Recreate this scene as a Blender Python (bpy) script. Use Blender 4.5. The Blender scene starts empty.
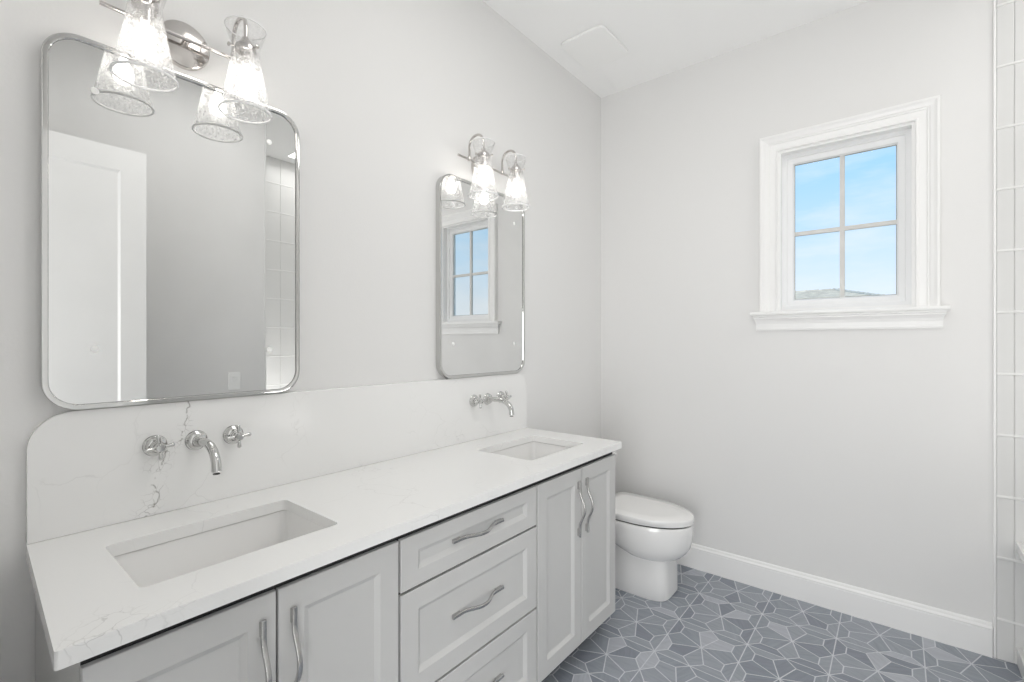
import bpy, bmesh, math, random
from mathutils import Vector, Matrix
S = bpy.context.scene
C = S.collection
PI = math.pi
random.seed(7)

# ---------------------------------------------------------------- camera
cam_d = bpy.data.cameras.new('camera'); cam = bpy.data.objects.new('camera', cam_d); C.objects.link(cam)
cam.location = (1.584, -2.917, 1.373)
cam.rotation_euler = (PI/2, 0, math.radians(39.17))
cam_d.sensor_width = 36.0; cam_d.lens = 16.613; cam_d.clip_start = 0.02; cam_d.clip_end = 300
S.camera = cam
S.cycles.transparent_max_bounces = 40
S.cycles.diffuse_bounces = 8

# ---------------------------------------------------------------- exposure
vs = S.view_settings
vs.view_transform = 'Standard'; vs.look = 'None'; vs.gamma = 1.0; vs.exposure = -0.09
try: vs.use_curve_mapping = False
except Exception: pass

# ---------------------------------------------------------------- world
def N(nt, t, **kw):
    n = nt.nodes.new(t)
    for k, v in kw.items():
        if k in n.inputs: n.inputs[k].default_value = v
        else: setattr(n, k, v)
    return n
def lin(r, g, b):
    f = lambda c: (c/255/12.92) if c/255 <= .04045 else ((c/255+.055)/1.055)**2.4
    return (f(r), f(g), f(b), 1)
def ramp(nt, stops, interp='LINEAR'):
    n = nt.nodes.new('ShaderNodeValToRGB'); e = n.color_ramp.elements
    n.color_ramp.interpolation = interp
    e[0].position, e[0].color = stops[0]; e[1].position, e[1].color = stops[-1]
    for p, c in stops[1:-1]:
        x = e.new(p); x.color = c
    return n
def grey(v): return (v, v, v, 1)

w = bpy.data.worlds.new('sky'); S.world = w; w.use_nodes = True
nt = w.node_tree; nt.nodes.clear()
tc = N(nt, 'ShaderNodeTexCoord'); sep = N(nt, 'ShaderNodeSeparateXYZ'); nt.links.new(tc.outputs['Generated'], sep.inputs[0])
rp = ramp(nt, [(0.0, lin(240, 247, 252)), (0.08, lin(228, 242, 253)), (0.16, lin(206, 233, 254)), (0.30, lin(168, 219, 254)), (1.0, lin(120, 180, 240))])
nt.links.new(sep.outputs[2], rp.inputs[0])
mp = N(nt, 'ShaderNodeMapping'); mp.inputs['Scale'].default_value = (1, 1, 4); nt.links.new(tc.outputs['Generated'], mp.inputs[0])
cl = N(nt, 'ShaderNodeTexNoise', Scale=5.0, Detail=5.0, Roughness=.6); nt.links.new(mp.outputs[0], cl.inputs['Vector'])
cr = ramp(nt, [(0.45, grey(0)), (0.75, grey(.55))]); nt.links.new(cl.outputs['Fac'], cr.inputs[0])
mx = N(nt, 'ShaderNodeMixRGB'); mx.inputs[2].default_value = lin(240, 246, 251)
nt.links.new(cr.outputs[0], mx.inputs[0]); nt.links.new(rp.outputs[0], mx.inputs[1])
bg = N(nt, 'ShaderNodeBackground', Strength=1.15); nt.links.new(mx.outputs[0], bg.inputs[0])
ow = N(nt, 'ShaderNodeOutputWorld'); nt.links.new(bg.outputs[0], ow.inputs[0])

# ---------------------------------------------------------------- lamps
BULB = 13.0         # radiance of the four vanity bulbs
def area(name, loc, size, power, rot=(0, 0, 0), col=(1, .985, .965), sy=None):
    d = bpy.data.lights.new(name, 'AREA'); d.energy = power; d.color = col
    d.shape = 'RECTANGLE'; d.size = size; d.size_y = sy or size
    o = bpy.data.objects.new(name, d); C.objects.link(o); o.location = loc; o.rotation_euler = rot; return o
area('ceiling_fill', (1.15, -1.80, 3.03), .7, 9.5)  # unseen area light added as soft downward fill, no fixture modelled
area('shower_ceiling_fill', (2.45, -.65, 3.03), .5, 5.0)  # added overhead fill for the shower corner, without a fitting
area('shower_up_fill', (2.47, -.98, .70), .45, 5.5, (PI, 0, 0))  # added up-facing fill, out of view, to brighten the ceiling
area('bedroom_fill', (1.60, -4.3, 1.00), 2.2, 92.0, (math.radians(90), 0, 0), (.985, .99, 1), 1.7)  # added fill behind the camera, shining in through the doorway
sd = bpy.data.lights.new('sun', 'SUN'); sd.energy = 2.8; sd.angle = math.radians(.6); sd.color = (1, .97, .92)
so = bpy.data.objects.new('sun', sd); C.objects.link(so); so.rotation_euler = (math.radians(48), 0, math.radians(25))   # from behind the house, onto the neighbour's roof

# ---------------------------------------------------------------- materials
def mat(name, col, rough=.5, metal=0.0, spec=.5, coat=0.0):
    m = bpy.data.materials.new(name); m.use_nodes = True
    p = m.node_tree.nodes['Principled BSDF']
    p.inputs['Base Color'].default_value = col; p.inputs['Roughness'].default_value = rough
    p.inputs['Metallic'].default_value = metal
    p.inputs['Specular IOR Level'].default_value = spec
    p.inputs['Coat Weight'].default_value = coat
    return m
def bump(m, scale, strength, dist=.002, detail=3.0, vec='pos'):
    nt = m.node_tree; p = nt.nodes['Principled BSDF']
    g = N(nt, 'ShaderNodeNewGeometry')
    n = N(nt, 'ShaderNodeTexNoise', Scale=scale, Detail=detail); nt.links.new(g.outputs['Position'], n.inputs['Vector'])
    b = N(nt, 'ShaderNodeBump', Strength=strength, Distance=dist); nt.links.new(n.outputs['Fac'], b.inputs['Height'])
    nt.links.new(b.outputs[0], p.inputs['Normal']); return m
def tint(m, scale, c1, c2, lo=.35, hi=.65):
    nt = m.node_tree; p = nt.nodes['Principled BSDF']
    g = N(nt, 'ShaderNodeNewGeometry')
    n = N(nt, 'ShaderNodeTexNoise', Scale=scale, Detail=4.0); nt.links.new(g.outputs['Position'], n.inputs['Vector'])
    r = ramp(nt, [(lo, c1), (hi, c2)]); nt.links.new(n.outputs['Fac'], r.inputs[0])
    nt.links.new(r.outputs[0], p.inputs['Base Color']); return m

M = {}
M['wall'] = bump(mat('wall_paint', (.80, .796, .788, 1), .6, spec=.3), 130, .18, .0015)
M['ceil'] = bump(mat('ceiling_paint', (.955, .955, .95, 1), .8, spec=.2), 90, .15, .0015)
M['trim'] = bump(mat('white_trim_paint', (.90, .898, .89, 1), .35), 60, .03, .0006)
M['vinyl'] = bump(mat('white_window_vinyl', (.86, .865, .87, 1), .4), 60, .03, .0006)
M['grille'] = bump(mat('beige_window_grille', (.66, .655, .635, 1), .5), 60, .03, .0006)
M['cab'] = tint(mat('grey_cabinet_lacquer', (.5, .5, .49, 1), .42), 3, (.60, .598, .588, 1), (.625, .622, .612, 1))
M['gap_toe_black'] = tint(mat('gap_shade_and_toe_black', (.03, .03, .03, 1), .8), 5, (.025, .025, .025, 1), (.035, .035, .035, 1))  # near-black: painted shade in the door gaps, and the toe kick's colour
M['porc'] = bump(mat('white_porcelain', (.88, .875, .865, 1), .12, coat=.4), 8, .02, .001)
M['chrome'] = bump(mat('polished_chrome', (.62, .62, .61, 1), .06, 1.0), 30, .01, .0002)
M['nickel'] = bump(mat('polished_nickel', (.60, .575, .555, 1), .12, 1.0), 30, .01, .0002)
M['satin'] = bump(mat('satin_nickel', (.55, .545, .535, 1), .22, 1.0), 200, .05, .0002)
M['dark'] = tint(mat('dark_rubber', (.02, .02, .02, 1), .6), 9, (.018, .018, .018, 1), (.024, .024, .024, 1))
M['plastic'] = bump(mat('white_plastic', (.93, .93, .92, 1), .35), 40, .02, .0005)
M['grout'] = tint(mat('floor_grout', (.4, .42, .44, 1), .85), 30, lin(203, 206, 210), lin(213, 215, 218))
M['mirror'] = mat('mirror_glass', (.80, .815, .80, 1), .0, 1.0)
M['soil'] = tint(mat('outdoor_grass', (.1, .15, .06, 1), .9), 2, (.08, .12, .05, 1), (.14, .18, .08, 1))
M['stucco'] = bump(mat('pale_stucco', (.55, .53, .5, 1), .9), 40, .3, .01)

# mirror: faint unevenness of the silvering
nt = M['mirror'].node_tree; p = nt.nodes['Principled BSDF']
g = N(nt, 'ShaderNodeNewGeometry'); n = N(nt, 'ShaderNodeTexNoise', Scale=6.0, Detail=2.0); nt.links.new(g.outputs['Position'], n.inputs['Vector'])
r = ramp(nt, [(.3, (.77, .775, .77, 1)), (.7, (.80, .805, .80, 1))]); nt.links.new(n.outputs['Fac'], r.inputs[0]); nt.links.new(r.outputs[0], p.inputs['Base Color'])

def math_node(nt, op, a, b=None):
    n = nt.nodes.new('ShaderNodeMath'); n.operation = op
    for i, v in enumerate((a, b)):
        if v is None: continue
        if isinstance(v, (int, float)): n.inputs[i].default_value = v
        else: nt.links.new(v, n.inputs[i])
    return n.outputs[0]

def quartz(name, main_vein):
    m = mat(name, (.8, .8, .79, 1), .16, spec=.5)
    nt = m.node_tree; p = nt.nodes['Principled BSDF']
    g = N(nt, 'ShaderNodeNewGeometry'); pos = g.outputs['Position']
    wn = N(nt, 'ShaderNodeTexNoise', Scale=9.0, Detail=4.0); nt.links.new(pos, wn.inputs['Vector'])
    ad = N(nt, 'ShaderNodeVectorMath'); ad.operation = 'MULTIPLY_ADD'
    nt.links.new(wn.outputs['Color'], ad.inputs[0]); ad.inputs[1].default_value = (.10, .10, .10); nt.links.new(pos, ad.inputs[2])
    def cracks(scale, w):
        v = N(nt, 'ShaderNodeTexVoronoi', Scale=scale); v.feature = 'DISTANCE_TO_EDGE'
        nt.links.new(ad.outputs[0], v.inputs['Vector'])
        r = ramp(nt, [(0.0, grey(1)), (w, grey(0))]); nt.links.new(v.outputs['Distance'], r.inputs[0]); return r.outputs[0]
    def band(scale, lo, hi, off):
        mp = N(nt, 'ShaderNodeMapping'); mp.inputs['Location'].default_value = (off, off*1.7, off*.6); nt.links.new(pos, mp.inputs[0])
        n = N(nt, 'ShaderNodeTexNoise', Scale=scale, Detail=3.0); nt.links.new(mp.outputs[0], n.inputs['Vector'])
        r = ramp(nt, [(lo, grey(0)), (hi, grey(1))]); nt.links.new(n.outputs['Fac'], r.inputs[0]); return r.outputs[0]
    v1 = math_node(nt, 'MULTIPLY', cracks(26.0, .035), band(3.2, .56, .66, 2.3))
    v1 = math_node(nt, 'MULTIPLY', v1, band(14.0, .45, .62, 5.1))
    v2 = math_node(nt, 'MULTIPLY', cracks(5.5, .010), band(4.0, .50, .62, 8.0))
    f = math_node(nt, 'ADD', math_node(nt, 'MULTIPLY', v1, .36), math_node(nt, 'MULTIPLY', v2, .16))
    if main_vein:
        sp = N(nt, 'ShaderNodeSeparateXYZ'); nt.links.new(pos, sp.inputs[0])
        n = N(nt, 'ShaderNodeTexNoise', Scale=11.0, Detail=4.0); nt.links.new(pos, n.inputs['Vector'])
        # the vein leans: y runs from -2.555 on the counter to -2.455 under the mirror
        yc = math_node(nt, 'ADD', math_node(nt, 'MULTIPLY', math_node(nt, 'SUBTRACT', sp.outputs[2], .9), .42), -2.575)
        d = math_node(nt, 'SUBTRACT', sp.outputs[1], yc)
        d = math_node(nt, 'ADD', d, math_node(nt, 'MULTIPLY', math_node(nt, 'SUBTRACT', n.outputs['Fac'], .5), .16))
        d = math_node(nt, 'ABSOLUTE', d)
        r1 = ramp(nt, [(0.0, grey(1)), (.0042, grey(0))]); nt.links.new(d, r1.inputs[0])
        r2 = ramp(nt, [(0.0, grey(1)), (.045, grey(0))]); nt.links.new(d, r2.inputs[0])
        core = math_node(nt, 'MULTIPLY', r1.outputs[0], band(42.0, .44, .52, 1.0))
        side = math_node(nt, 'MULTIPLY', math_node(nt, 'MULTIPLY', r2.outputs[0], cracks(48.0, .05)), band(24.0, .42, .56, 3.0))
        f = math_node(nt, 'ADD', f, math_node(nt, 'ADD', math_node(nt, 'MULTIPLY', core, .8), math_node(nt, 'MULTIPLY', side, .6)))
    cl = nt.nodes.new('ShaderNodeClamp'); nt.links.new(f, cl.inputs[0])
    mx = N(nt, 'ShaderNodeMixRGB'); mx.inputs[1].default_value = (.87, .868, .858, 1); mx.inputs[2].default_value = (.28, .27, .25, 1)
    nt.links.new(cl.outputs[0], mx.inputs[0]); nt.links.new(mx.outputs[0], p.inputs['Base Color'])
    return m
M['quartz'] = quartz('white_quartz', False)
M['quartz_vein'] = quartz('white_quartz_with_grey_vein', True)

def floor_tile(name, base):
    m = mat(name, base, .42, spec=.4); nt = m.node_tree; p = nt.nodes['Principled BSDF']
    uv = N(nt, 'ShaderNodeUVMap'); uv.uv_map = 'UVMap'
    mp = N(nt, 'ShaderNodeMapping'); mp.inputs['Scale'].default_value = (9, 70, 1); nt.links.new(uv.outputs[0], mp.inputs[0])
    n = N(nt, 'ShaderNodeTexNoise', Scale=1.0, Detail=5.0, Roughness=.65); nt.links.new(mp.outputs[0], n.inputs['Vector'])
    k = .84; b = [c for c in base]
    r = ramp(nt, [(.25, (b[0]*k, b[1]*k, b[2]*k, 1)), (.75, (b[0]*1.13, b[1]*1.13, b[2]*1.13, 1))])
    nt.links.new(n.outputs['Fac'], r.inputs[0]); nt.links.new(r.outputs[0], p.inputs['Base Color'])
    return m
TONES = [floor_tile('slate_tile_dark', lin(136, 142, 151)), floor_tile('slate_tile_mid', lin(148, 154, 162)),
         floor_tile('slate_tile_grey', lin(156, 161, 169)), floor_tile('slate_tile_pale', lin(179, 183, 190))]

# white glazed shower tile, slightly wavy
M['wtile'] = bump(mat('white_glazed_tile', (.74, .74, .73, 1), .22), 9, .35, .006)
M['wgrout'] = bump(mat('white_tile_grout', (.82, .82, .81, 1), .6), 60, .1, .001)

# seeded glass of the lamp shades: clear with white bubbles and ripples
def seeded_glass():
    m = bpy.data.materials.new('seeded_glass'); m.use_nodes = True; nt = m.node_tree; nt.nodes.clear()
    tcn = N(nt, 'ShaderNodeTexCoord')
    v = N(nt, 'ShaderNodeTexVoronoi', Scale=190.0); nt.links.new(tcn.outputs['Object'], v.inputs['Vector'])
    n = N(nt, 'ShaderNodeTexNoise', Scale=110.0, Detail=4.0); nt.links.new(tcn.outputs['Object'], n.inputs['Vector'])
    r = ramp(nt, [(.40, grey(.03)), (.64, grey(.28))]); nt.links.new(n.outputs['Fac'], r.inputs[0])
    vr = ramp(nt, [(.08, grey(.55)), (.24, grey(0))]); nt.links.new(v.outputs['Distance'], vr.inputs[0])
    fac = math_node(nt, 'ADD', r.outputs[0], vr.outputs[0])
    sz = N(nt, 'ShaderNodeSeparateXYZ'); nt.links.new(tcn.outputs['Object'], sz.inputs[0])
    mz = N(nt, 'ShaderNodeMapRange'); nt.links.new(sz.outputs[2], mz.inputs[0])      # the collar above the cap is clear glass, the cone is seeded
    for q, val in zip((1, 2, 3, 4), (-.03, .02, 1.0, .18)): mz.inputs[q].default_value = val
    fac = math_node(nt, 'MULTIPLY', fac, mz.outputs[0])
    lwt = N(nt, 'ShaderNodeLayerWeight', Blend=.25); edge = math_node(nt, 'MULTIPLY', math_node(nt, 'POWER', lwt.outputs['Facing'], 2.0), .16); fac = math_node(nt, 'ADD', fac, edge)
    bp = N(nt, 'ShaderNodeBump', Strength=.25, Distance=.002); nt.links.new(n.outputs['Fac'], bp.inputs['Height'])
    tr = N(nt, 'ShaderNodeBsdfTransparent'); tr.inputs[0].default_value = (.985, .985, .985, 1)
    tl = N(nt, 'ShaderNodeBsdfTranslucent'); tl.inputs[0].default_value = (.92, .92, .92, 1)
    df = N(nt, 'ShaderNodeBsdfDiffuse'); df.inputs[0].default_value = (.92, .92, .92, 1)
    mdf = N(nt, 'ShaderNodeMixShader'); mdf.inputs[0].default_value = .5; nt.links.new(tl.outputs[0], mdf.inputs[1]); nt.links.new(df.outputs[0], mdf.inputs[2])
    m1 = N(nt, 'ShaderNodeMixShader'); nt.links.new(fac, m1.inputs[0]); nt.links.new(tr.outputs[0], m1.inputs[1]); nt.links.new(mdf.outputs[0], m1.inputs[2])
    gl = N(nt, 'ShaderNodeBsdfGlossy'); gl.inputs['Roughness'].default_value = .08; nt.links.new(bp.outputs[0], gl.inputs['Normal'])
    lw2 = N(nt, 'ShaderNodeLayerWeight', Blend=.5); fr = math_node(nt, 'ADD', math_node(nt, 'MULTIPLY', math_node(nt, 'POWER', lw2.outputs['Facing'], 4.0), .12), .03)
    m2 = N(nt, 'ShaderNodeMixShader'); nt.links.new(fr, m2.inputs[0]); nt.links.new(m1.outputs[0], m2.inputs[1]); nt.links.new(gl.outputs[0], m2.inputs[2])
    o = N(nt, 'ShaderNodeOutputMaterial'); nt.links.new(m2.outputs[0], o.inputs[0]); return m
M['seeded'] = seeded_glass()
def rim_glass():
    m = bpy.data.materials.new('glass_rim_lit_white'); m.use_nodes = True; nt = m.node_tree; nt.nodes.clear()
    g = N(nt, 'ShaderNodeNewGeometry'); n = N(nt, 'ShaderNodeTexNoise', Scale=60.0); nt.links.new(g.outputs['Position'], n.inputs['Vector'])
    r = ramp(nt, [(.3, grey(.90)), (.7, grey(.98))]); nt.links.new(n.outputs['Fac'], r.inputs[0])  # near-white colour stands in for light caught by the glass edge
    df = N(nt, 'ShaderNodeBsdfDiffuse'); gl = N(nt, 'ShaderNodeBsdfGlossy', Roughness=.1); nt.links.new(r.outputs[0], df.inputs[0])
    b = N(nt, 'ShaderNodeMixShader'); b.inputs[0].default_value = .06; nt.links.new(df.outputs[0], b.inputs[1]); nt.links.new(gl.outputs[0], b.inputs[2])
    o = N(nt, 'ShaderNodeOutputMaterial'); nt.links.new(b.outputs[0], o.inputs[0]); return m
M['rim'] = rim_glass()
def pane_glass():
    m = bpy.data.materials.new('window_glass'); m.use_nodes = True; nt = m.node_tree; nt.nodes.clear()
    tr = N(nt, 'ShaderNodeBsdfTransparent'); tr.inputs[0].default_value = (.985, .99, .99, 1)
    gl = N(nt, 'ShaderNodeBsdfGlossy'); gl.inputs['Roughness'].default_value = .0
    lw = N(nt, 'ShaderNodeFresnel', IOR=1.04); mm = N(nt, 'ShaderNodeMixShader')
    nt.links.new(lw.outputs[0], mm.inputs[0]); nt.links.new(tr.outputs[0], mm.inputs[1]); nt.links.new(gl.outputs[0], mm.inputs[2])
    o = N(nt, 'ShaderNodeOutputMaterial'); nt.links.new(mm.outputs[0], o.inputs[0]); return m
M['pane'] = pane_glass()
def bulb_mat():
    m = bpy.data.materials.new('lit_bulb'); m.use_nodes = True; nt = m.node_tree; nt.nodes.clear()
    e = N(nt, 'ShaderNodeEmission', Strength=BULB); e.inputs[0].default_value = (1, .96, .90, 1)
    o = N(nt, 'ShaderNodeOutputMaterial'); nt.links.new(e.outputs[0], o.inputs[0]); return m
M['bulb'] = bulb_mat()

# ---------------------------------------------------------------- helpers
def obj(name, bm, m, parent=None, smooth=None, loc=None):
    me = bpy.data.meshes.new(name)
    bmesh.ops.recalc_face_normals(bm, faces=bm.faces[:])
    bm.to_mesh(me); bm.free()
    for mm in (m if isinstance(m, (list, tuple)) else [m]): me.materials.append(mm)
    o = bpy.data.objects.new(name, me); C.objects.link(o)
    if parent: o.parent = parent
    if loc: o.location = loc
    if smooth is not None:
        for f in me.polygons: f.use_smooth = True
        me.set_sharp_from_angle(angle=math.radians(smooth))
    return o
def bevel(o, wdt, seg=2, ang=35):
    b = o.modifiers.new('bevel', 'BEVEL'); b.width = wdt; b.segments = seg; b.limit_method = 'ANGLE'; b.angle_limit = math.radians(ang); b.harden_normals = False
    return o
def tag(o, label=None, cat=None, group=None, kind=None):
    if label: o['label'] = label
    if cat: o['category'] = cat
    if group: o['group'] = group
    if kind: o['kind'] = kind
    return o
def empty(name, loc, label, cat, group=None):
    o = bpy.data.objects.new(name, None); C.objects.link(o); o.location = loc; o.empty_display_size = .1
    return tag(o, label, cat, group)
def copy_tree(o, parent=None):
    c = o.copy(); C.objects.link(c); c.parent = parent
    if parent: c.matrix_parent_inverse = o.matrix_parent_inverse
    for ch in list(o.children): copy_tree(ch, c)
    return c
def add_box(bm, x0, x1, y0, y1, z0, z1):
    v = [bm.verts.new(p) for p in ((x0,y0,z0),(x1,y0,z0),(x1,y1,z0),(x0,y1,z0),(x0,y0,z1),(x1,y0,z1),(x1,y1,z1),(x0,y1,z1))]
    for f in ((3,2,1,0),(4,5,6,7),(0,1,5,4),(1,2,6,5),(2,3,7,6),(3,0,4,7)): bm.faces.new([v[i] for i in f])
def box(name, x0, x1, y0, y1, z0, z1, m, parent=None, bv=0.0):
    bm = bmesh.new(); add_box(bm, x0, x1, y0, y1, z0, z1); o = obj(name, bm, m, parent)
    if bv: bevel(o, bv)
    return o
def loft(bm, rings, cap0=True, cap1=True, closed=True):
    R = [[bm.verts.new(p) for p in r] for r in rings]
    n = len(R[0])
    for a, b in zip(R, R[1:]):
        for i in range(n if closed else n-1):
            j = (i+1) % n
            try: bm.faces.new((a[i], a[j], b[j], b[i]))
            except ValueError: pass
    if cap0: bm.faces.new(R[0][::-1])
    if cap1: bm.faces.new(R[-1])
    return R
def add_lathe(bm, prof, mtx=None, n=40, cap0=True, cap1=True):
    """prof: (radius, height) along local z"""
    rings = []
    for r, h in prof:
        ring = [Vector((max(r, 1e-5)*math.cos(2*PI*i/n), max(r, 1e-5)*math.sin(2*PI*i/n), h)) for i in range(n)]
        if mtx: ring = [mtx @ v for v in ring]
        rings.append(ring)
    loft(bm, rings, cap0, cap1)
def add_tube(bm, pts, r, n=14, flat=1.0, up=Vector((0, 0, 1)), caps=True):
    """tube along pts; r a number or list; flat squeezes along the second normal"""
    pts = [Vector(p) for p in pts]; rings = []; prev = None
    for i, p in enumerate(pts):
        t = (pts[min(i+1, len(pts)-1)] - pts[max(i-1, 0)]).normalized()
        a = prev if prev is not None else (up if abs(t.dot(up)) < .95 else Vector((0, 1, 0)))
        nrm = (a - t*a.dot(t)).normalized(); prev = nrm
        b = t.cross(nrm); rr = r[i] if isinstance(r, (list, tuple)) else r
        rings.append([p + nrm*rr*math.cos(2*PI*k/n) + b*rr*flat*math.sin(2*PI*k/n) for k in range(n)])
    loft(bm, rings, caps, caps)
def rrect(x0, x1, y0, y1, r, n=6):
    """rounded rectangle, counter-clockwise"""
    out = []
    for cx, cy, a0 in ((x1-r, y1-r, 0), (x0+r, y1-r, 90), (x0+r, y0+r, 180), (x1-r, y0+r, 270)):
        for i in range(n+1):
            a = math.radians(a0 + 90*i/n); out.append((cx + r*math.cos(a), cy + r*math.sin(a)))
    return out
ALONGX = Matrix(((0, 0, 1, 0), (1, 0, 0, 0), (0, 1, 0, 0), (0, 0, 0, 1)))   # local z -> world x, local x -> y, local y -> z
def structure(o): o['kind'] = 'structure'; return o

# ---------------------------------------------------------------- the room shell
H = 3.05; XR = 2.9; XW = 1.985; YB = -2.95
WX0, WX1, WZ0, WZ1 = 1.082, 1.650, 1.533, 2.403      # window opening
structure(box('wall_left', -.15, 0, YB-.12, .15, 0, H, M['wall']))
bm = bmesh.new()
add_box(bm, 0, WX0, 0, .15, 0, H); add_box(bm, WX1, XR, 0, .15, 0, H)
add_box(bm, WX0, WX1, 0, .15, 0, WZ0); add_box(bm, WX0, WX1, 0, .15, WZ1, H)
structure(obj('wall_front', bm, M['wall']))
structure(box('wall_right', XW, XW+.115, YB, -1.41, 0, H, M['wall']))
structure(box('wall_shower_back', XR, XR+.15, -1.56, .15, 0, H, M['wall']))
structure(box('wall_shower_side', XW+.115, XR, -1.56, -1.41, 0, H, M['wall']))
DX0, DX1, DH = 1.05, 1.84, 2.46                     # doorway the photograph is taken from
bm = bmesh.new()
add_box(bm, 0, DX0, YB-.12, YB, 0, H); add_box(bm, DX1, XW+.115, YB-.12, YB, 0, H); add_box(bm, DX0, DX1, YB-.12, YB, DH, H)
structure(obj('wall_back', bm, M['wall']))
structure(box('ceiling', -.15, XR+.15, YB-.12, .15, H, H+.1, M['ceil']))

# floor: square sheets of slate tiles, each a star of kites and petals
TP = .3083; A = TP/2
FX0, FY0 = .5965, -.1245
def shrink(poly, d):
    n = len(poly); out = []
    for i in range(n):
        p0, p1, p2 = Vector(poly[i-1]), Vector(poly[i]), Vector(poly[(i+1) % n])
        e1 = (p1-p0).normalized(); e2 = (p2-p1).normalized()
        n1 = Vector((-e1.y, e1.x)); n2 = Vector((-e2.y, e2.x))
        den = 1 + n1.dot(n2)
        out.append(p1 + (n1+n2)*(d/max(den, .25)))
    return out
def ccw(poly):
    a = sum(poly[i-1][0]*poly[i][1]-poly[i][0]*poly[i-1][1] for i in range(len(poly)))
    return poly if a > 0 else poly[::-1]
pieces = []
p_, q_, r_ = (.043, .110), (.112, .107), (.112, .053)
pieces += [[(0,0), (p_[0],p_[1]), (0,A), (-p_[0],p_[1])], [(0,0), (-p_[0],-p_[1]), (0,-A), (p_[0],-p_[1])],
           [(0,0), (r_[0],-r_[1]), (A,0), (r_[0],r_[1])], [(0,0), (-r_[0],r_[1]), (-A,0), (-r_[0],-r_[1])]]
for sx in (1, -1):
    for sy in (1, -1):
        f = lambda t: (t[0]*sx, t[1]*sy)
        pieces.append([(0,0), f(r_), f(q_), f(p_)])
        pieces.append([f((0,A)), f(p_), f(q_), f((A,A))])
        pieces.append([f((A,0)), f(r_), f(q_), f((A,A))])
bm = bmesh.new(); uvl = bm.loops.layers.uv.new('UVMap'); rnd = random.Random(21)
bx0, bx1, by0, by1 = 0.0, XR, YB-.12, 0.0
def clip(poly):
    for ax, val, sg in ((0, bx0, 1), (0, bx1, -1), (1, by0, 1), (1, by1, -1)):
        out = []
        for i in range(len(poly)):
            a, b = poly[i-1], poly[i]; da, db = (a[ax]-val)*sg, (b[ax]-val)*sg
            if (da >= 0) != (db >= 0):
                t = da/(da-db); out.append((a[0]+(b[0]-a[0])*t, a[1]+(b[1]-a[1])*t))
            if db >= 0: out.append(b)
        poly = out
        if len(poly) < 3: return None
    return poly
for i in range(-3, 9):
    for j in range(-1, 11):
        ox, oy = FX0 + i*TP, FY0 - j*TP
        for pc in pieces:
            pl = ccw([(ox+x, oy+y) for x, y in pc]); c = clip(pl)
            if not c: continue
            c = [tuple(v) for v in shrink(c, .0023)]
            if sum(c[k-1][0]*c[k][1]-c[k][0]*c[k-1][1] for k in range(len(c)))*.5 < 2e-4: continue
            tone = rnd.choices((0, 1, 2, 3), (3, 4, 4, 1.6))[0]
            cx = sum(v[0] for v in c)/len(c); cy = sum(v[1] for v in c)/len(c)
            ang = rnd.choice((0, 0, 0, .5, -.5, 1.1, -1.1)) + rnd.uniform(-.1, .1); ou, ov = rnd.uniform(0, 50), rnd.uniform(0, 50)
            top = [bm.verts.new((x, y, 0)) for x, y in c]; bot = [bm.verts.new((x, y, -.0006)) for x, y in c]
            fs = [bm.faces.new(top)] + [bm.faces.new((top[k-1], bot[k-1], bot[k], top[k])) for k in range(len(c))]
            for f in fs:
                f.material_index = tone
                for l in f.loops:
                    dx, dy = l.vert.co.x-cx, l.vert.co.y-cy
                    l[uvl].uv = (dx*math.cos(ang)+dy*math.sin(ang)+ou, -dx*math.sin(ang)+dy*math.cos(ang)+ov)
nb = len(bm.faces); add_box(bm, bx0-.15, bx1+.15, by0, by1+.15, -.12, -.0004)
bm.faces.ensure_lookup_table()
for f in bm.faces[nb:]: f.material_index = 4
structure(obj('floor', bm, TONES + [M['grout']]))

# baseboards
def baseboard(name, p0, p1, inward):
    prof = [(.0, .0), (.015, .0), (.015, .113), (.0135, .117), (.0155, .120), (.0155, .124), (.009, .132), (.0075, .140), (.004, .146), (0, .146)]
    a, b, nrm = Vector(p0), Vector(p1), Vector(inward); bm = bmesh.new()
    loft(bm, [[a + nrm*d + Vector((0, 0, z)) for d, z in prof], [b + nrm*d + Vector((0, 0, z)) for d, z in prof]])
    return structure(obj(name, bm, M['trim']))
baseboard('baseboard_front', (0, 0, 0), (1.905, 0, 0), (0, -1, 0))
baseboard('baseboard_left', (0, -.016, 0), (0, -.868, 0), (1, 0, 0))
baseboard('baseboard_right', (XW, -1.42, 0), (XW, YB, 0), (-1, 0, 0))
baseboard('baseboard_back', (.6, YB, 0), (DX0-.09, YB, 0), (0, 1, 0))

# doorway casing and the bedroom beyond it (behind the camera)
bm = bmesh.new()
for x0, x1, z0, z1 in ((DX0-.09, DX0, 0, DH+.09), (DX1, DX1+.09, 0, DH+.09), (DX0, DX1, DH, DH+.09)): add_box(bm, x0, x1, YB, YB+.016, z0, z1)
bevel(structure(obj('trim_1', bm, M['trim'])), .003)
bm = bmesh.new()
add_box(bm, -.6, 3.6, -6.3, -6.2, 0, 2.9); add_box(bm, -.7, -.6, -6.3, YB-.12, 0, 2.9); add_box(bm, 3.6, 3.7, -6.3, YB-.12, 0, 2.9)
structure(obj('wall_bedroom', bm, M['wall']))
structure(box('ceiling_bedroom', -.7, 3.7, -6.3, YB-.12, 2.9, 3.0, M['ceil']))
structure(box('floor_bedroom', -.7, 3.7, -6.3, YB-.12, -.1, 0, tint(mat('beige_carpet', (.45, .42, .38, 1), .95), 60, (.42, .39, .35, 1), (.5, .47, .43, 1))))

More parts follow.
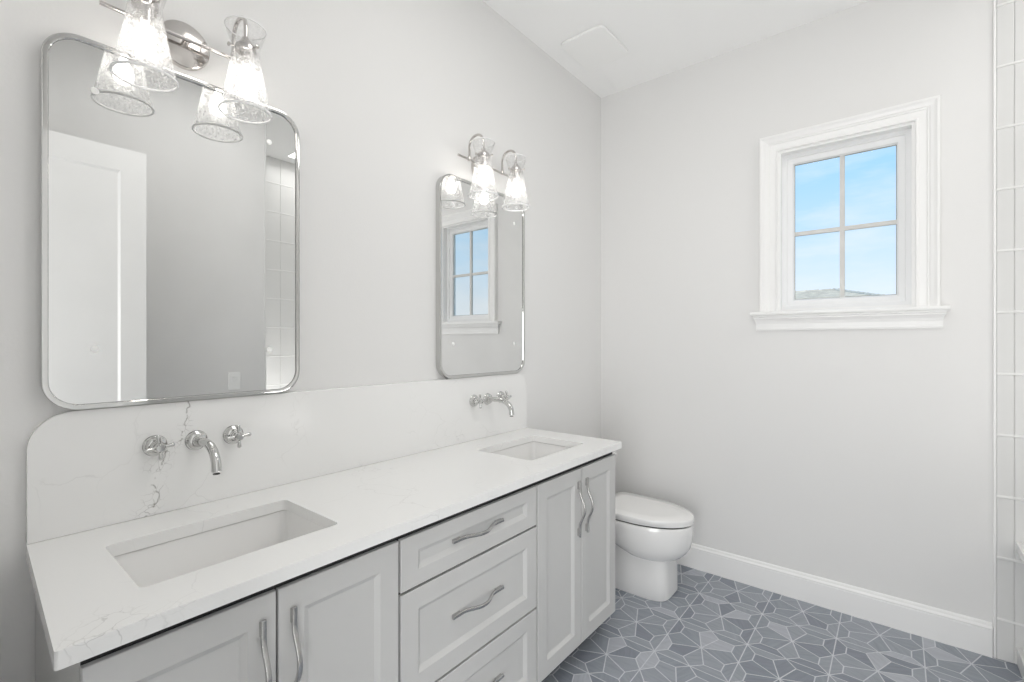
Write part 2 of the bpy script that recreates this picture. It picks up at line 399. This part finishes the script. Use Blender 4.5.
# open door leaf at a right angle to the back wall: seen only in the mirror
def panel_door():
    e = empty('door_1', (1.80, -2.92, .008), 'white panelled door standing open, seen only reflected in the left mirror', 'door')
    e['kind'] = 'structure'
    L, T, HH, st = .775, .035, 2.43, .115
    bm = bmesh.new()
    for (a0, a1, z0, z1) in ((0, st, 0, HH), (L-st, L, 0, HH), (st, L-st, 0, .2), (st, L-st, HH-.125, HH)): add_box(bm, -T/2, T/2, a0, a1, z0, z1)
    for s in (-1, 1):
        n0 = len(bm.verts)
        o_, i_ = (st, L-st, .2, HH-.125), (st+.012, L-st-.012, .212, HH-.137)
        R0 = [(s*T/2, o_[0], o_[2]), (s*T/2, o_[1], o_[2]), (s*T/2, o_[1], o_[3]), (s*T/2, o_[0], o_[3])]
        R1 = [(s*(T/2-.008), i_[0], i_[2]), (s*(T/2-.008), i_[1], i_[2]), (s*(T/2-.008), i_[1], i_[3]), (s*(T/2-.008), i_[0], i_[3])]
        loft(bm, [R0, R1], False, True)
    obj('door_panel', bm, M['trim'], e)
    bm = bmesh.new()
    for s in (-1, 1):
        add_lathe(bm, [(.026, T/2), (.026, T/2+.006), (.012, T/2+.01), (.011, T/2+.035), (.024, T/2+.045), (.027, T/2+.06), (.018, T/2+.07), (0, T/2+.072)],
                  Matrix.Translation((0, L-.06, .95)) @ (Matrix.Scale(s, 4, (1, 0, 0)) @ ALONGX), 24)
    obj('door_knob', bm, M['satin'], e, 40)
panel_door()

# ---------------------------------------------------------------- shower corner
GZ0, GDZ = .176, .2643
def tiled(name, axis, a0, a1, plane, depth, tw):
    """stacked tiles between grout lines; axis 0: on the front wall (along x), axis 1: on the right wall (along y)"""
    bm = bmesh.new()
    def put(u0, u1, z0, z1, d0, d1):
        if axis == 0: add_box(bm, u0, u1, plane-d1, plane-d0, z0, z1)
        else: add_box(bm, plane-d1, plane-d0, u0, u1, z0, z1)
    put(a0, a1, 0, H, 0, depth-.004)
    for f in bm.faces: f.material_index = 1
    zs = [0] + [GZ0 + k*GDZ for k in range(11)] + [H]
    u = a0 if axis == 0 else a1
    edges = tw
    for u0, u1 in zip(edges, edges[1:]):
        for z0, z1 in zip(zs, zs[1:]):
            put(min(u0, u1)+.0006, max(u0, u1)-.0006, z0+.001, z1-.001, depth-.005, depth+.001)
    nf = len(bm.faces)
    for z in zs[1:-1]: put(min(edges), max(edges), z-.0055, z+.0055, depth-.004, depth+.0045)
    bm.faces.ensure_lookup_table()
    for f in bm.faces[nf:]: f.material_index = 1
    o = obj(name, bm, [M['wtile'], M['wgrout']]); bevel(o, .003, 3)
    return structure(o)
TX = 1.917
tiled('wall_shower_front', 0, TX, XR, 0, .012, [TX, 1.971, 2.236, 2.5, XR])
tiled('wall_shower_right', 1, -1.41, -.014, XR, .012, [-1.41, -1.146, -.882, -.618, -.354, -.09, -.014])
structure(box('trim_2', 1.908, TX, -.0130, 0, 0, H, M['trim'], bv=.002))
structure(box('trim_3', XW-.003, XW+.118, -1.4105, -1.398, 0, H, M['wtile'], bv=.002))
bm = bmesh.new(); add_box(bm, 1.978, 2.09, -1.397, -.015, 0, .075)
structure(bevel(obj('trim_4', bm, M['wtile']), .004))
o = box('shower_bench', 1.975, XR-.014, -.42, -.014, .482, .523, M['quartz'], bv=.004)
tag(o, 'white stone shower bench slab at the far right edge, below the tile column', 'bench')

# light switch on the right wall (seen in the large mirror)
e = empty('light_switch', (XW, -1.609, 1.10), 'white rocker light switch on the opposite wall, reflected low in the left mirror', 'switch')
bm = bmesh.new(); loft(bm, [[(0, y, z) for y, z in rrect(-.037, .037, -.06, .06, .004)], [(-.005, y, z) for y, z in rrect(-.037, .037, -.06, .06, .004)], [(-.007, y, z) for y, z in rrect(-.034, .034, -.057, .057, .004)]])
obj('cover_plate', bm, M['plastic'], e)
bm = bmesh.new(); loft(bm, [[(-.006, y, z) for y, z in rrect(-.017, .017, -.033, .033, .002)], [(-.009-.006*(z/.033), y*.96, z*.97) for y, z in rrect(-.017, .017, -.033, .033, .002)]])
obj('rocker', bm, M['plastic'], e)

# ---------------------------------------------------------------- window
win = empty('window_1', ((WX0+WX1)/2, 0, WZ0), None, None); win['kind'] = 'structure'
win['label'] = 'white cased window with four panes high on the far wall'
WO = Vector(win.location)
def wchild(name, bm, m, smooth=None):
    bmesh.ops.translate(bm, verts=bm.verts[:], vec=-WO); return obj(name, bm, m, win, smooth)
def frame3(bm, prof, x0, x1, z0, z1, bottom=False):
    """prof: (offset outwards from the opening edge, depth towards the room)"""
    rings = []
    cs = [(x0, z0, -1, -1 if bottom else 0), (x0, z1, -1, 1), (x1, z1, 1, 1), (x1, z0, 1, -1 if bottom else 0)]
    for x, z, sx, sz in cs + ([cs[0]] if bottom else []):
        rings.append([(x + sx*o, -d, z + sz*o) for o, d in prof])
    loft(bm, rings, not bottom, not bottom)
bm = bmesh.new()
frame3(bm, [(0, 0), (0, .013), (.004, .017), (.010, .015), (.013, .0125), (.040, .0135), (.044, .018), (.050, .0185), (.053, .0225), (.066, .027), (.072, .031), (.076, .034), (.084, .034), (.087, .030), (.088, 0)], WX0, WX1, WZ0, WZ1)
wchild('casing', bm, M['trim'])
bm = bmesh.new()     # jamb liner
frame3(bm, [(0, .004), (-.012, .004), (-.012, -.15), (0, -.15)], WX0, WX1, WZ0, WZ1, True)
wchild('jamb', bm, M['trim'])
bm = bmesh.new()
frame3(bm, [(-.012, -.045), (-.034, -.045), (-.036, -.052), (-.060, -.056), (-.067, -.066), (-.067, -.085), (-.012, -.085)], WX0, WX1, WZ0, WZ1, True)
wchild('sash', bm, M['vinyl'])
GX0, GX1, GZ_0, GZ_1 = WX0+.066, WX1-.066, WZ0+.066, WZ1-.066
mxx, mzz = 1.3635, 1.957
bm = bmesh.new(); add_box(bm, mxx-.0105, mxx+.0105, .066, .084, GZ_0-.002, GZ_1+.002); wchild('muntin', bm, M['grille'])
bm = bmesh.new(); add_box(bm, GX0-.002, mxx-.0105, .067, .083, mzz-.0105, mzz+.0105); add_box(bm, mxx+.0105, GX1+.002, .067, .083, mzz-.0105, mzz+.0105); wchild('muntin', bm, M['grille'])
for x0, x1 in ((GX0, mxx-.0105), (mxx+.0105, GX1)):
    for z0, z1 in ((GZ_0, mzz-.0105), (mzz+.0105, GZ_1)):
        bm = bmesh.new(); add_box(bm, x0, x1, .0735, .0775, z0, z1); wchild('glass_pane', bm, M['pane'])
bm = bmesh.new(); ez = .0035      # dark glazing gasket
for x0, x1, z0, z1 in ((GX0, GX0+ez, GZ_0, GZ_1), (GX1-ez, GX1, GZ_0, GZ_1), (GX0, GX1, GZ_0, GZ_0+ez), (GX0, GX1, GZ_1-ez, GZ_1)): add_box(bm, x0, x1, .071, .0732, z0, z1)
wchild('gasket', bm, mat('grey_gasket', (.28, .27, .25, 1), .7))
bm = bmesh.new()     # stool with rounded nose, wrapping the opening
prof = [(0, 1.512), (.040, 1.512), (.046, 1.516), (.048, 1.523), (.046, 1.530), (.040, 1.533), (0, 1.533)]
loft(bm, [[(x, -d, z) for d, z in prof] for x in (.951, 1.770)])
wchild('sill', bm, M['trim'])
bm = bmesh.new()     # cove apron
prof = [(0, 1.432), (.012, 1.432), (.014, 1.440), (.013, 1.446), (.014, 1.466), (.018, 1.480), (.026, 1.492), (.030, 1.495), (.030, 1.501), (.034, 1.505), (.034, 1.512), (0, 1.512)]
L0 = [(.974 + (.014-min(d, .034)) * .6, -d, z) for d, z in prof]; L1 = [(1.747 - (.014-min(d, .034)) * .6, -d, z) for d, z in prof]
loft(bm, [L0, L1]); wchild('apron', bm, M['trim'])

# outside: the neighbour's roof and the ground
structure(box('ground', -40, 40, .6, 60, -3.4, -3.2, M['soil']))
def house():
    e = empty('neighbour_house', (-2.0, 15, -3.2), 'house outside the window showing only its grey tiled hip roof', 'house')
    rm = mat('grey_roof_tile', lin(176, 176, 172), .8); nt = rm.node_tree; p = nt.nodes['Principled BSDF']
    g = N(nt, 'ShaderNodeNewGeometry'); n = N(nt, 'ShaderNodeTexNoise', Scale=5.0, Detail=4.0); nt.links.new(g.outputs['Position'], n.inputs['Vector'])
    r = ramp(nt, [(.3, lin(176, 170, 160)), (.7, lin(218, 211, 198))]); nt.links.new(n.outputs['Fac'], r.inputs[0]); nt.links.new(r.outputs[0], p.inputs['Base Color'])
    bm = bmesh.new()
    add_box(bm, -9.0, 3.2, -2.6, 5.4, 0, 5.62); obj('walls', bm, M['stucco'], e)
    # hip roof in stepped courses of tile with scalloped rows
    bm = bmesh.new(); steps = 12; rings = []
    x0, x1, y0, y1, z0, z1 = -9.5, 3.62, -3.0, 5.8, 5.60, 6.29
    for k in range(steps+1):
        t = k/steps; tx = t*4.4
        ring = [(x0+tx*.98, y0+tx, z0+(z1-z0)*t), (x1-tx*.373, y0+tx, z0+(z1-z0)*t), (x1-tx*.373, y1-tx, z0+(z1-z0)*t), (x0+tx*.98, y1-tx, z0+(z1-z0)*t)]
        if rings: rings.append([(a[0], a[1], b[2]-.0) if False else (a[0], a[1], a[2]+.02) for a, b in zip(rings[-1], ring)])
        rings.append(ring)
    loft(bm, rings); obj('roof', bm, rm, e)
    bm = bmesh.new()
    top = rings[-1]; ya = (top[0][1]+top[3][1])/2
    for k in range(22):
        x = top[0][0] + (top[1][0]-top[0][0])*k/21
        add_lathe(bm, [(.05, -.2), (.065, .2)], Matrix.Translation((x, ya-.02, z1)) @ Matrix.Rotation(PI/2, 4, 'Y'), 10)
    for k in range(14):      # hip caps down the near right hip
        t = k/13; a = Vector(rings[0][1]); b = Vector(top[1]); c = a.lerp(b, t); d = (b-a).normalized()
        add_lathe(bm, [(.05, -.2), (.065, .2)], Matrix.Translation(c) @ d.to_track_quat('Z', 'Y').to_matrix().to_4x4(), 10)
    obj('ridge_cap', bm, rm, e)
house()

# ---------------------------------------------------------------- ceiling exhaust fan cover
bm = bmesh.new(); x0, x1, y0, y1 = .113, .388, -.698, -.366
loft(bm, [[(x, y, z) for x, y in rrect(x0+i, x1-i, y0+i, y1-i, .035-i*.5)] for i, z in ((.012, H), (.012, H-.008), (.001, H-.010), (0, H-.013), (0, H-.019), (.004, H-.023), (.02, H-.0245))])
o = obj('exhaust_fan_cover', bm, M['plastic'], None, 30); tag(o, 'white square exhaust fan cover with rounded corners on the ceiling', 'vent cover')

# ---------------------------------------------------------------- vanity
CX = .541                      # carcass front
FXX = .555                     # door front
ZB, ZT = .100, .839            # door bottom and top
def shaker(y0, y1, z0, z1, rail_y, rail_z, rec=.0095, slope=.014):
    """front in local frame: x 0..FXX-CX, origin at lower left front corner"""
    bm = bmesh.new(); T = FXX-CX-.002
    w_, h_ = y1-y0, z1-z0; bv = .0015
    R = lambda x, i, j: [(x, i, j), (x, w_-i, j), (x, w_-i, h_-j), (x, i, h_-j)]
    loft(bm, [R(0, 0, 0), R(T-bv, 0, 0), R(T, bv, bv), R(T, rail_y, rail_z), R(T-rec, rail_y+slope, rail_z+slope)])
    bmesh.ops.translate(bm, verts=bm.verts[:], vec=(0, 0, 0))
    return bm
def pull_bm(length):
    """bow pull along local z, standing on x = 0, arched outwards"""
    bm = bmesh.new(); L = length/2; pts = []; f = .040
    for i in range(33):
        z = -L + length*i/32
        a = max(0.0, (L-f-abs(z))/(L-f))
        x = .0095 + .024*(1-math.cos(PI*min(1, a*1.05)))/2
        pts.append((x, 0, z))
    # rounded rectangular bar
    rings = []
    for i, q in enumerate(pts):
        t = (Vector(pts[min(i+1, 32)]) - Vector(pts[max(i-1, 0)])).normalized(); nx = Vector((t.z, 0, -t.x))
        rings.append([Vector(q) + nx*a + Vector((0, b, 0)) for a, b in rrect(-.0042, .0042, -.0055, .0055, .0025, 3)])
    loft(bm, rings)
    for s in (-1, 1): add_box(bm, 0, .007, -.005, .005, min(s*(L-.004), s*(L-.034)), max(s*(L-.004), s*(L-.034)))
    return bm
PULL = {}
def pull(parent, loc, length, horizontal):
    o = obj('handle', pull_bm(length), M['satin'], parent, 40)
    o.location = loc
    if horizontal: o.rotation_euler = (-PI/2, 0, 0)
    return o
def cabinet(name, y0, y1, label, cat, left_end=False, right_end=False):
    e = empty(name, (0, (y0+y1)/2, 0), label, cat, 'grey vanity cabinets')
    e['yo'] = (y0+y1)/2; return e
def carcass(e, y0, y1):
    o = e.location.y; bm = bmesh.new(); t = .018
    add_box(bm, .004, CX-.006 if y0 == YA else CX-.056, y0-o, y0-o+.004, ZB, .868); add_box(bm, .004, CX-.006 if y1 == YD else CX-.056, y1-o-.004, y1-o, ZB, .868)       # sides
    add_box(bm, .004, CX-.05, y0-o+.004, y1-o-.004, ZB, ZB+t); add_box(bm, .004, .012, y0-o+.004, y1-o-.004, ZB+t, .868)   # bottom, back
    obj('carcass', bm, M['cab'], e)
    bm = bmesh.new(); add_box(bm, CX-.0055, CX-.001, y0-o+(.001 if y0 == YA else .0002), y1-o-(.001 if y1 == YD else .0002), ZB+.001, .866); obj('gap_shade', bm, M['gap_toe_black'], e)  # near-black panel behind the fronts, painting shade into their gaps
    bm = bmesh.new(); add_box(bm, .004, CX-.065, y0-o+.002, y1-o-.002, 0, ZB); obj('toe_kick', bm, M['gap_toe_black'], e)
def door(e, y0, y1, hside):
    o = e.location.y
    d = obj('door', shaker(y0, y1, ZB, ZT, .057, .060), M['cab'], e); d.location = (CX+.002, y0-o, ZB)
    hy = (y1-y0-.030) if hside > 0 else .030
    pull(d, (FXX-CX-.002, hy, .676-ZB), .232, False)
def drawer(e, y0, y1, z0, z1, rz):
    o = e.location.y
    d = obj('drawer', shaker(y0, y1, z0, z1, .058, rz), M['cab'], e); d.location = (CX+.002, y0-o, z0)
    pull(d, (FXX-CX-.002-.0095, (y1-y0)/2, (z1-z0)/2+.003), .232, True)
YA, YBn, YC, YD = -2.763, -2.1275, -1.5045, -.882
c1 = cabinet('vanity_cabinet', YA, YBn, 'grey shaker vanity cabinet with two doors under the nearer sink', 'cabinet')
carcass(c1, YA, YBn); door(c1, YA, -2.452, 1); door(c1, -2.447, YBn-.004, -1)
c2 = cabinet('drawer_cabinet', YBn, YC, 'grey vanity drawer cabinet with three drawers between the two door cabinets', 'cabinet')
carcass(c2, YBn, YC)
drawer(c2, YBn+.004, YC-.005, .696, ZT, .044); drawer(c2, YBn+.004, YC-.005, .394, .688, .056); drawer(c2, YBn+.004, YC-.005, ZB, .386, .056)
c3 = cabinet('vanity_cabinet', YC, YD, 'grey shaker vanity cabinet with two doors under the farther sink, beside the toilet', 'cabinet')
carcass(c3, YC, YD); door(c3, YC+.003, -1.1895, 1); door(c3, -1.1845, YD, -1)

# countertop with two sink cutouts
KY0, KY1, KX = -2.786, -.868, .590
SINKS = [(-2.666, -2.250), (-1.424, -1.012)]; SX0, SX1 = .168, .464
bm = bmesh.new()
def loop(pts, z):
    vs_ = [bm.verts.new((x, y, z)) for x, y in pts]
    return [bm.edges.new((vs_[i-1], vs_[i])) for i in range(len(vs_))]
ed = loop(rrect(.0, KX, KY0, KY1, .006, 4), .900)
for y0, y1 in SINKS: ed += loop(rrect(SX0, SX1, y0, y1, .014, 5), .900)
for v in bm.verts:
    if v.co.y < KY0+.05: v.co.y += .008 - .022*v.co.x/KX      # near end follows the wall, slightly out of square
    if v.co.x > .5: v.co.x += -.008 + .010*(KY1-v.co.y)/(KY1-KY0)
bmesh.ops.triangle_fill(bm, edges=ed, use_beauty=True, use_dissolve=False)
fs = bm.faces[:]
ext = bmesh.ops.extrude_face_region(bm, geom=fs)
bmesh.ops.translate(bm, verts=[v for v in ext['geom'] if isinstance(v, bmesh.types.BMVert)], vec=(0, 0, -.030))
o = bevel(obj('countertop', bm, M['quartz']), .0025, 3, 50); tag(o, 'long white quartz countertop with two sink cutouts on the grey vanity', 'countertop')

# backsplash with rounded upper corners
bm = bmesh.new(); r = .085; pts = [(KY0+.008, .9004), (KY1-.001, .9004)]
for cy, a0 in ((KY1-.001-r, 0), (KY0+.008+r, 90)):
    for i in range(13):
        a = math.radians(a0 + 90*i/12); pts.append((cy + r*math.cos(a), 1.2015-r + r*math.sin(a)))
loft(bm, [[(.0005, y, z) for y, z in pts], [(.020, y, z) for y, z in pts]])
o = bevel(obj('backsplash', bm, M['quartz_vein']), .0015, 2, 60); tag(o, 'tall white quartz backsplash with a grey vein behind the near faucet', 'backsplash')

# undermount sinks
def sink(y0, y1, label):
    cy = (y0+y1)/2
    e = empty('sink', ((SX0+SX1)/2, cy, .869), label, 'sink', 'undermount sinks'); o = Vector(e.location)
    hx, hy = (SX1-SX0)/2+.004, (y1-y0)/2+.004
    R = lambda i, z, r: [(x, y, z) for x, y in rrect(-hx+i, hx-i, -hy+i, hy-i, r, 8)]
    bm = bmesh.new()
    loft(bm, [R(-.012, -.150, .03), R(-.022, -.004, .03), R(-.022, -.0015, .03), R(-.001, -.0015, .02), R(0, -.005, .02), R(.006, -.10, .026), R(.012, -.128, .034), R(.026, -.141, .05), R(.06, -.146, .06), R(.10, -.148, .04)], True, True)
    obj('basin', bm, M['porc'], e, 50)
    bm = bmesh.new(); add_lathe(bm, [(.030, -.1485), (.031, -.1455), (.026, -.1435), (.024, -.1455), (.012, -.1455), (.006, -.143), (0, -.142)], None, 30)
    obj('drain', bm, M['chrome'], e, 40)
    bm = bmesh.new(); add_lathe(bm, [(.012, -hx+.0035), (.0125, -hx+.0075), (.008, -hx+.0075), (.007, -hx+.005), (0, -hx+.005)], Matrix.Translation((0, 0, -.045)) @ ALONGX, 20)
sink(*SINKS[0], 'white rectangular undermount sink in the near half of the countertop')
sink(*SINKS[1], 'white rectangular undermount sink in the far half of the countertop, nearer the toilet')

# ---------------------------------------------------------------- faucets
def faucet(y, label, rots):
    e = empty('faucet', (.020, y, 1.088), label, 'faucet', 'wall mounted faucets')
    esc = [(.0285, 0), (.0285, .003), (.027, .005), (.0265, .0085), (.024, .0105), (.0235, .014), (.020, .017), (.0165, .018)]
    bm = bmesh.new()
    pts = [(.012 + .062*i/8, 0, .003*i/8) for i in range(9)]
    for i in range(1, 15):
        a = math.radians(80*i/14); pts.append((.074 + .080*math.sin(a), 0, .003 - .056*(1-math.cos(a))))
    lx, lz = pts[-1][0], pts[-1][2]
    pts += [(lx+.0015, 0, lz-.010), (lx+.002, 0, lz-.020)]
    rr = [.0115]*9 + [.0115 + .0005*i/14 for i in range(1, 15)] + [.0125, .0125]
    add_tube(bm, pts, rr, 24); 
    add_lathe(bm, [(.0145, -.004), (.0145, .006), (.0125, .009)], Matrix.Translation((.016, 0, .0)) @ ALONGX, 24)
    sp = obj('spout', bm, M['chrome'], e, 40)
    bm = bmesh.new(); add_lathe(bm, esc, ALONGX, 40); obj('escutcheon', bm, M['chrome'], sp, 25)
    bm = bmesh.new(); add_lathe(bm, [(.0085, 0), (.0085, -.002)], Matrix.Translation((lx+.0015, 0, lz-.0255)), 20); obj('aerator', bm, M['dark'], sp)
    for s, rot in zip((-1, 1), rots):
        h = bpy.data.objects.new('handle', None)
        bm = bmesh.new()
        add_lathe(bm, [(.0155, .012), (.0155, .020), (.013, .024), (.011, .027), (.0105, .034), (.0125, .037), (.0125, .050), (.010, .054), (.009, .056), (0, .0565)], ALONGX, 28)
        for k in range(4):
            a = rot + PI/2*k; d = Vector((0, math.cos(a), math.sin(a)))
            c = Vector((.0435, 0, 0)); ps = [c + d*t for t in (.006, .011, .019, .027, .0315, .034)]
            add_tube(bm, ps, [.0048, .0042, .0046, .0056, .0056, .0035], 14, up=Vector((1, 0, 0)))
        h = obj('handle', bm, M['chrome'], e, 40); h.location = (0, s*.0975, .001)
        bm = bmesh.new(); add_lathe(bm, esc, ALONGX, 40); obj('escutcheon', bm, M['chrome'], h, 25)
    return e
faucet(-2.437, 'polished chrome wall-mounted cross-handle faucet above the nearer sink', (.12, .05))
faucet(-1.190, 'polished chrome wall-mounted cross-handle faucet above the farther sink, seen in profile', (.05, .1))

# ---------------------------------------------------------------- mirrors
def mirror(yc, wd, z0, z1, label, yaw=0.0, pitch=0.0, stickers=()):
    e = empty('mirror', (0, yc, (z0+z1)/2), label, 'mirror', 'chrome framed mirrors')
    hy, hz, r = wd/2, (z1-z0)/2, .072
    R = lambda x, i: [(x, y, z) for y, z in rrect(-hy+i, hy-i, -hz+i, hz-i, r-i, 10)]
    bm = bmesh.new()
    loft(bm, [R(.001, .001), R(.028, 0), R(.030, .0015), R(.0305, .004), R(.030, .0115), R(.0285, .013), R(.0225, .0135), R(.0225, .03)], True, False)
    obj('frame', bm, M['chrome'], e, 30)
    bm = bmesh.new(); loft(bm, [R(.0225, .0138), R(.0245, .0138)]); gm = obj('mirror_glass', bm, M['mirror'], e)
    gm.rotation_euler = (0, pitch, yaw)
    for y, z in stickers:
        bm = bmesh.new(); add_lathe(bm, [(.0085, .0245), (.0085, .0262), (.0065, .0268)], Matrix.Translation((0, y-yc, z-(z0+z1)/2)) @ ALONGX, 16)
        obj('bumper_dot', bm, M['plastic'], e)
    return e
STK = lambda pts: pts
mirror(-2.446, .620, 1.2035, 2.124, 'rounded chrome mirror at the left above the nearer sink, reflecting a white door', 0, 0, [(-2.659, 1.352), (-2.235, 1.345), (-2.659, 2.00), (-2.235, 2.01)])
mirror(-1.2045, .610, 1.2035, 2.124, 'rounded chrome mirror above the farther sink, reflecting the window', 0, 0, [(-1.425, 1.36), (-.985, 1.36), (-1.425, 1.99), (-.985, 1.99)])

# ---------------------------------------------------------------- vanity lights
def vanity_light(yc, label):
    e = empty('vanity_light', (0, yc, 2.215), label, 'wall light', 'two-shade vanity lights')
    bm = bmesh.new(); add_lathe(bm, [(.064, .0005), (.064, .012), (.062, .016), (.058, .018), (0, .0182)], ALONGX, 56); obj('backplate', bm, M['nickel'], e, 30)
    bm = bmesh.new(); add_tube(bm, [(.042, -.19, .003), (.042, .19, .003)], .0055, 16, up=Vector((1, 0, 0)))
    add_lathe(bm, [(.0085, 0), (.0085, .024)], Matrix.Translation((.016, 0, .003)) @ ALONGX, 16)
    obj('bar', bm, M['nickel'], e, 40)
    for s in (-1, 1):
        y = s*.1175; bm = bmesh.new(); R = .044; pts = [(.042, y, .003), (.042, y, .03), (.042, y, .060)]
        for i in range(1, 17):
            a = PI*i/16; pts.append((.042+R-R*math.cos(a), y, .060+R*math.sin(a)))
        pts += [(.130, y, .04), (.130, y, .012)]
        add_tube(bm, pts, .0055, 16, up=Vector((0, 1, 0)))
        add_lathe(bm, [(.0085, -.006), (.0085, .012), (.0065, .016)], Matrix.Translation((.042, y, .003)), 16)
        a_ = obj('arm', bm, M['nickel'], e, 40)
        bm = bmesh.new()      # gallery cap holding the glass, with three thumb screws
        add_lathe(bm, [(.0085, .030), (.012, .022), (.026, .006), (.0275, .002), (.0275, -.010), (.022, -.012), (.0185, -.016), (.0185, -.052), (.010, -.053)], Matrix.Translation((.130, y, 0)), 32)
        for k in range(3):
            an = math.radians(20+120*k); d = Vector((math.cos(an), math.sin(an), 0)); c = Vector((.130, y, -.003))
            add_tube(bm, [c+d*.026, c+d*.041], .0022, 10)
            add_tube(bm, [c+d*.040, c+d*.0415, c+d*.0445, c+d*.046], [.004, .0058, .0058, .0035], 14)
        obj('socket_cap', bm, M['nickel'], a_, 40)
        bm = bmesh.new()
        outer = [(.0530, .058), (.0475, .040), (.0405, .018), (.0360, .002), (.0345, -.008), (.0365, -.022), (.0440, -.070), (.0545, -.125), (.0648, -.176), (.0672, -.1835)]
        th = .0028; inner = [(r-th, z) for r, z in outer[::-1]]
        add_lathe(bm, outer + [(.0668, -.1855), (.0648, -.1850)] + inner[1:] + [(.0512, .0592), (.0530, .058)], Matrix.Translation((.130, y, 0)), 48, False, False)
        shd = obj('shade', bm, M['seeded'], e, 60)
        bm = bmesh.new(); add_lathe(bm, [(.0640, -.1820), (.0638, -.1850), (.0648, -.1872), (.0665, -.1880), (.0682, -.1872), (.0690, -.1850), (.0686, -.1820), (.0662, -.1816), (.0640, -.1820)], Matrix.Translation((.130, y, 0)), 48, False, False)
        obj('rim', bm, M['rim'], shd, 60)
        bm = bmesh.new(); add_lathe(bm, [(.0500, .0572), (.0505, .0595), (.0522, .0602), (.0537, .0592), (.0536, .0568), (.0518, .0562), (.0500, .0572)], Matrix.Translation((.130, y, 0)), 48, False, False)
        obj('rim', bm, M['rim'], shd, 60)
        bm = bmesh.new(); add_lathe(bm, [(.008, -.050), (.0085, -.060), (.014, -.075), (.021, -.090), (.0235, -.104), (.021, -.118), (.012, -.127), (0, -.129)], Matrix.Translation((.130, y, 0)), 24)
        obj('bulb', bm, M['bulb'], e, 60)
    return e
vanity_light(-2.4635, 'two-shade seeded glass vanity light above the left mirror, partly cut by the photo top')
vanity_light(-1.2200, 'two-shade seeded glass vanity light above the farther mirror near the corner')

# ---------------------------------------------------------------- toilet
def dshape(xb, xf, hw, z, yc=0, n=48, ef=1.0, eb=.45, xm=None):
    """egg plan: rounded nose towards +x, squared back"""
    xm = xm if xm is not None else xb + (xf-xb)*.45
    out = []
    for i in range(n):
        a = 2*PI*i/n; c, s = math.cos(a), math.sin(a)
        if c >= 0: x = xm + (xf-xm)*abs(c)**ef; y = hw*math.copysign(abs(s)**ef, s)
        else: x = xm - (xm-xb)*abs(c)**eb; y = hw*math.copysign(abs(s)**eb, s)
        out.append((x, y+yc, z))
    return out
def toilet():
    e = empty('toilet', (.0, -.392, 0), 'white one-piece toilet with closed lid between the vanity and the far wall', 'toilet')
    bm = bmesh.new()
    ped = dict(ef=.42, xm=.42)
    loft(bm, [dshape(.06, .642, .126, .0, **ped), dshape(.06, .649, .130, .006, **ped), dshape(.06, .648, .129, .10, **ped), dshape(.06, .645, .127, .20, **ped), dshape(.06, .64, .125, .27, **ped), dshape(.06, .62, .12, .385, **ped)])
    loft(bm, [dshape(.50, .60, .05, .198, xm=.55, eb=1), dshape(.43, .655, .110, .203, xm=.54, eb=1), dshape(.37, .690, .142, .217, xm=.52, eb=1), dshape(.32, .716, .163, .242, xm=.51, eb=.9), dshape(.27, .735, .176, .272, xm=.50, eb=.8),
              dshape(.22, .746, .184, .320, xm=.48, eb=.7), dshape(.18, .750, .187, .360, xm=.47, eb=.6), dshape(.15, .750, .187, .390, xm=.46), dshape(.15, .746, .184, .399, xm=.46), dshape(.16, .72, .17, .400, xm=.46)])
    loft(bm, [dshape(.05, .50, .185, .376, xm=.3, eb=.2), dshape(.05, .50, .187, .380, xm=.3, eb=.2), dshape(.05, .50, .187, .396, xm=.3, eb=.2), dshape(.05, .50, .184, .3995, xm=.3, eb=.2)])
    obj('bowl', bm, M['porc'], e, 50)
    bm = bmesh.new()
    loft(bm, [dshape(.27, .738, .176, .3995, xm=.47), dshape(.27, .740, .178, .406, xm=.47)]); obj('seat_bumper', bm, M['dark'], e, 50)
    bm = bmesh.new()
    loft(bm, [dshape(.255, .745, .180, .405, xm=.46, eb=.25), dshape(.252, .753, .185, .409, xm=.46, eb=.25), dshape(.252, .755, .187, .432, xm=.46, eb=.2), dshape(.253, .753, .186, .438, xm=.46, eb=.2), dshape(.256, .748, .182, .4415, xm=.46, eb=.2), dshape(.30, .66, .12, .443, xm=.46, eb=.3)])
    obj('lid', bm, M['porc'], e, 50)
    bm = bmesh.new()
    T = lambda i, z: [(x, y, z) for x, y in rrect(.014+i, .225-i, -.19+i, .19-i, .035, 6)]
    loft(bm, [T(.01, .395), T(.006, .45), T(0, .60), T(0, .655)]); obj('tank', bm, M['porc'], e, 50)
    bm = bmesh.new(); loft(bm, [T(0, .656), T(-.004, .660), T(-.004, .676), T(.004, .684)]); obj('tank_lid', bm, M['porc'], e, 50)
    bm = bmesh.new(); add_lathe(bm, [(.022, .683), (.022, .688), (.019, .690), (0, .690)], Matrix.Translation((.12, 0, 0)), 24); obj('flush_button', bm, M['chrome'], e, 40)
toilet()
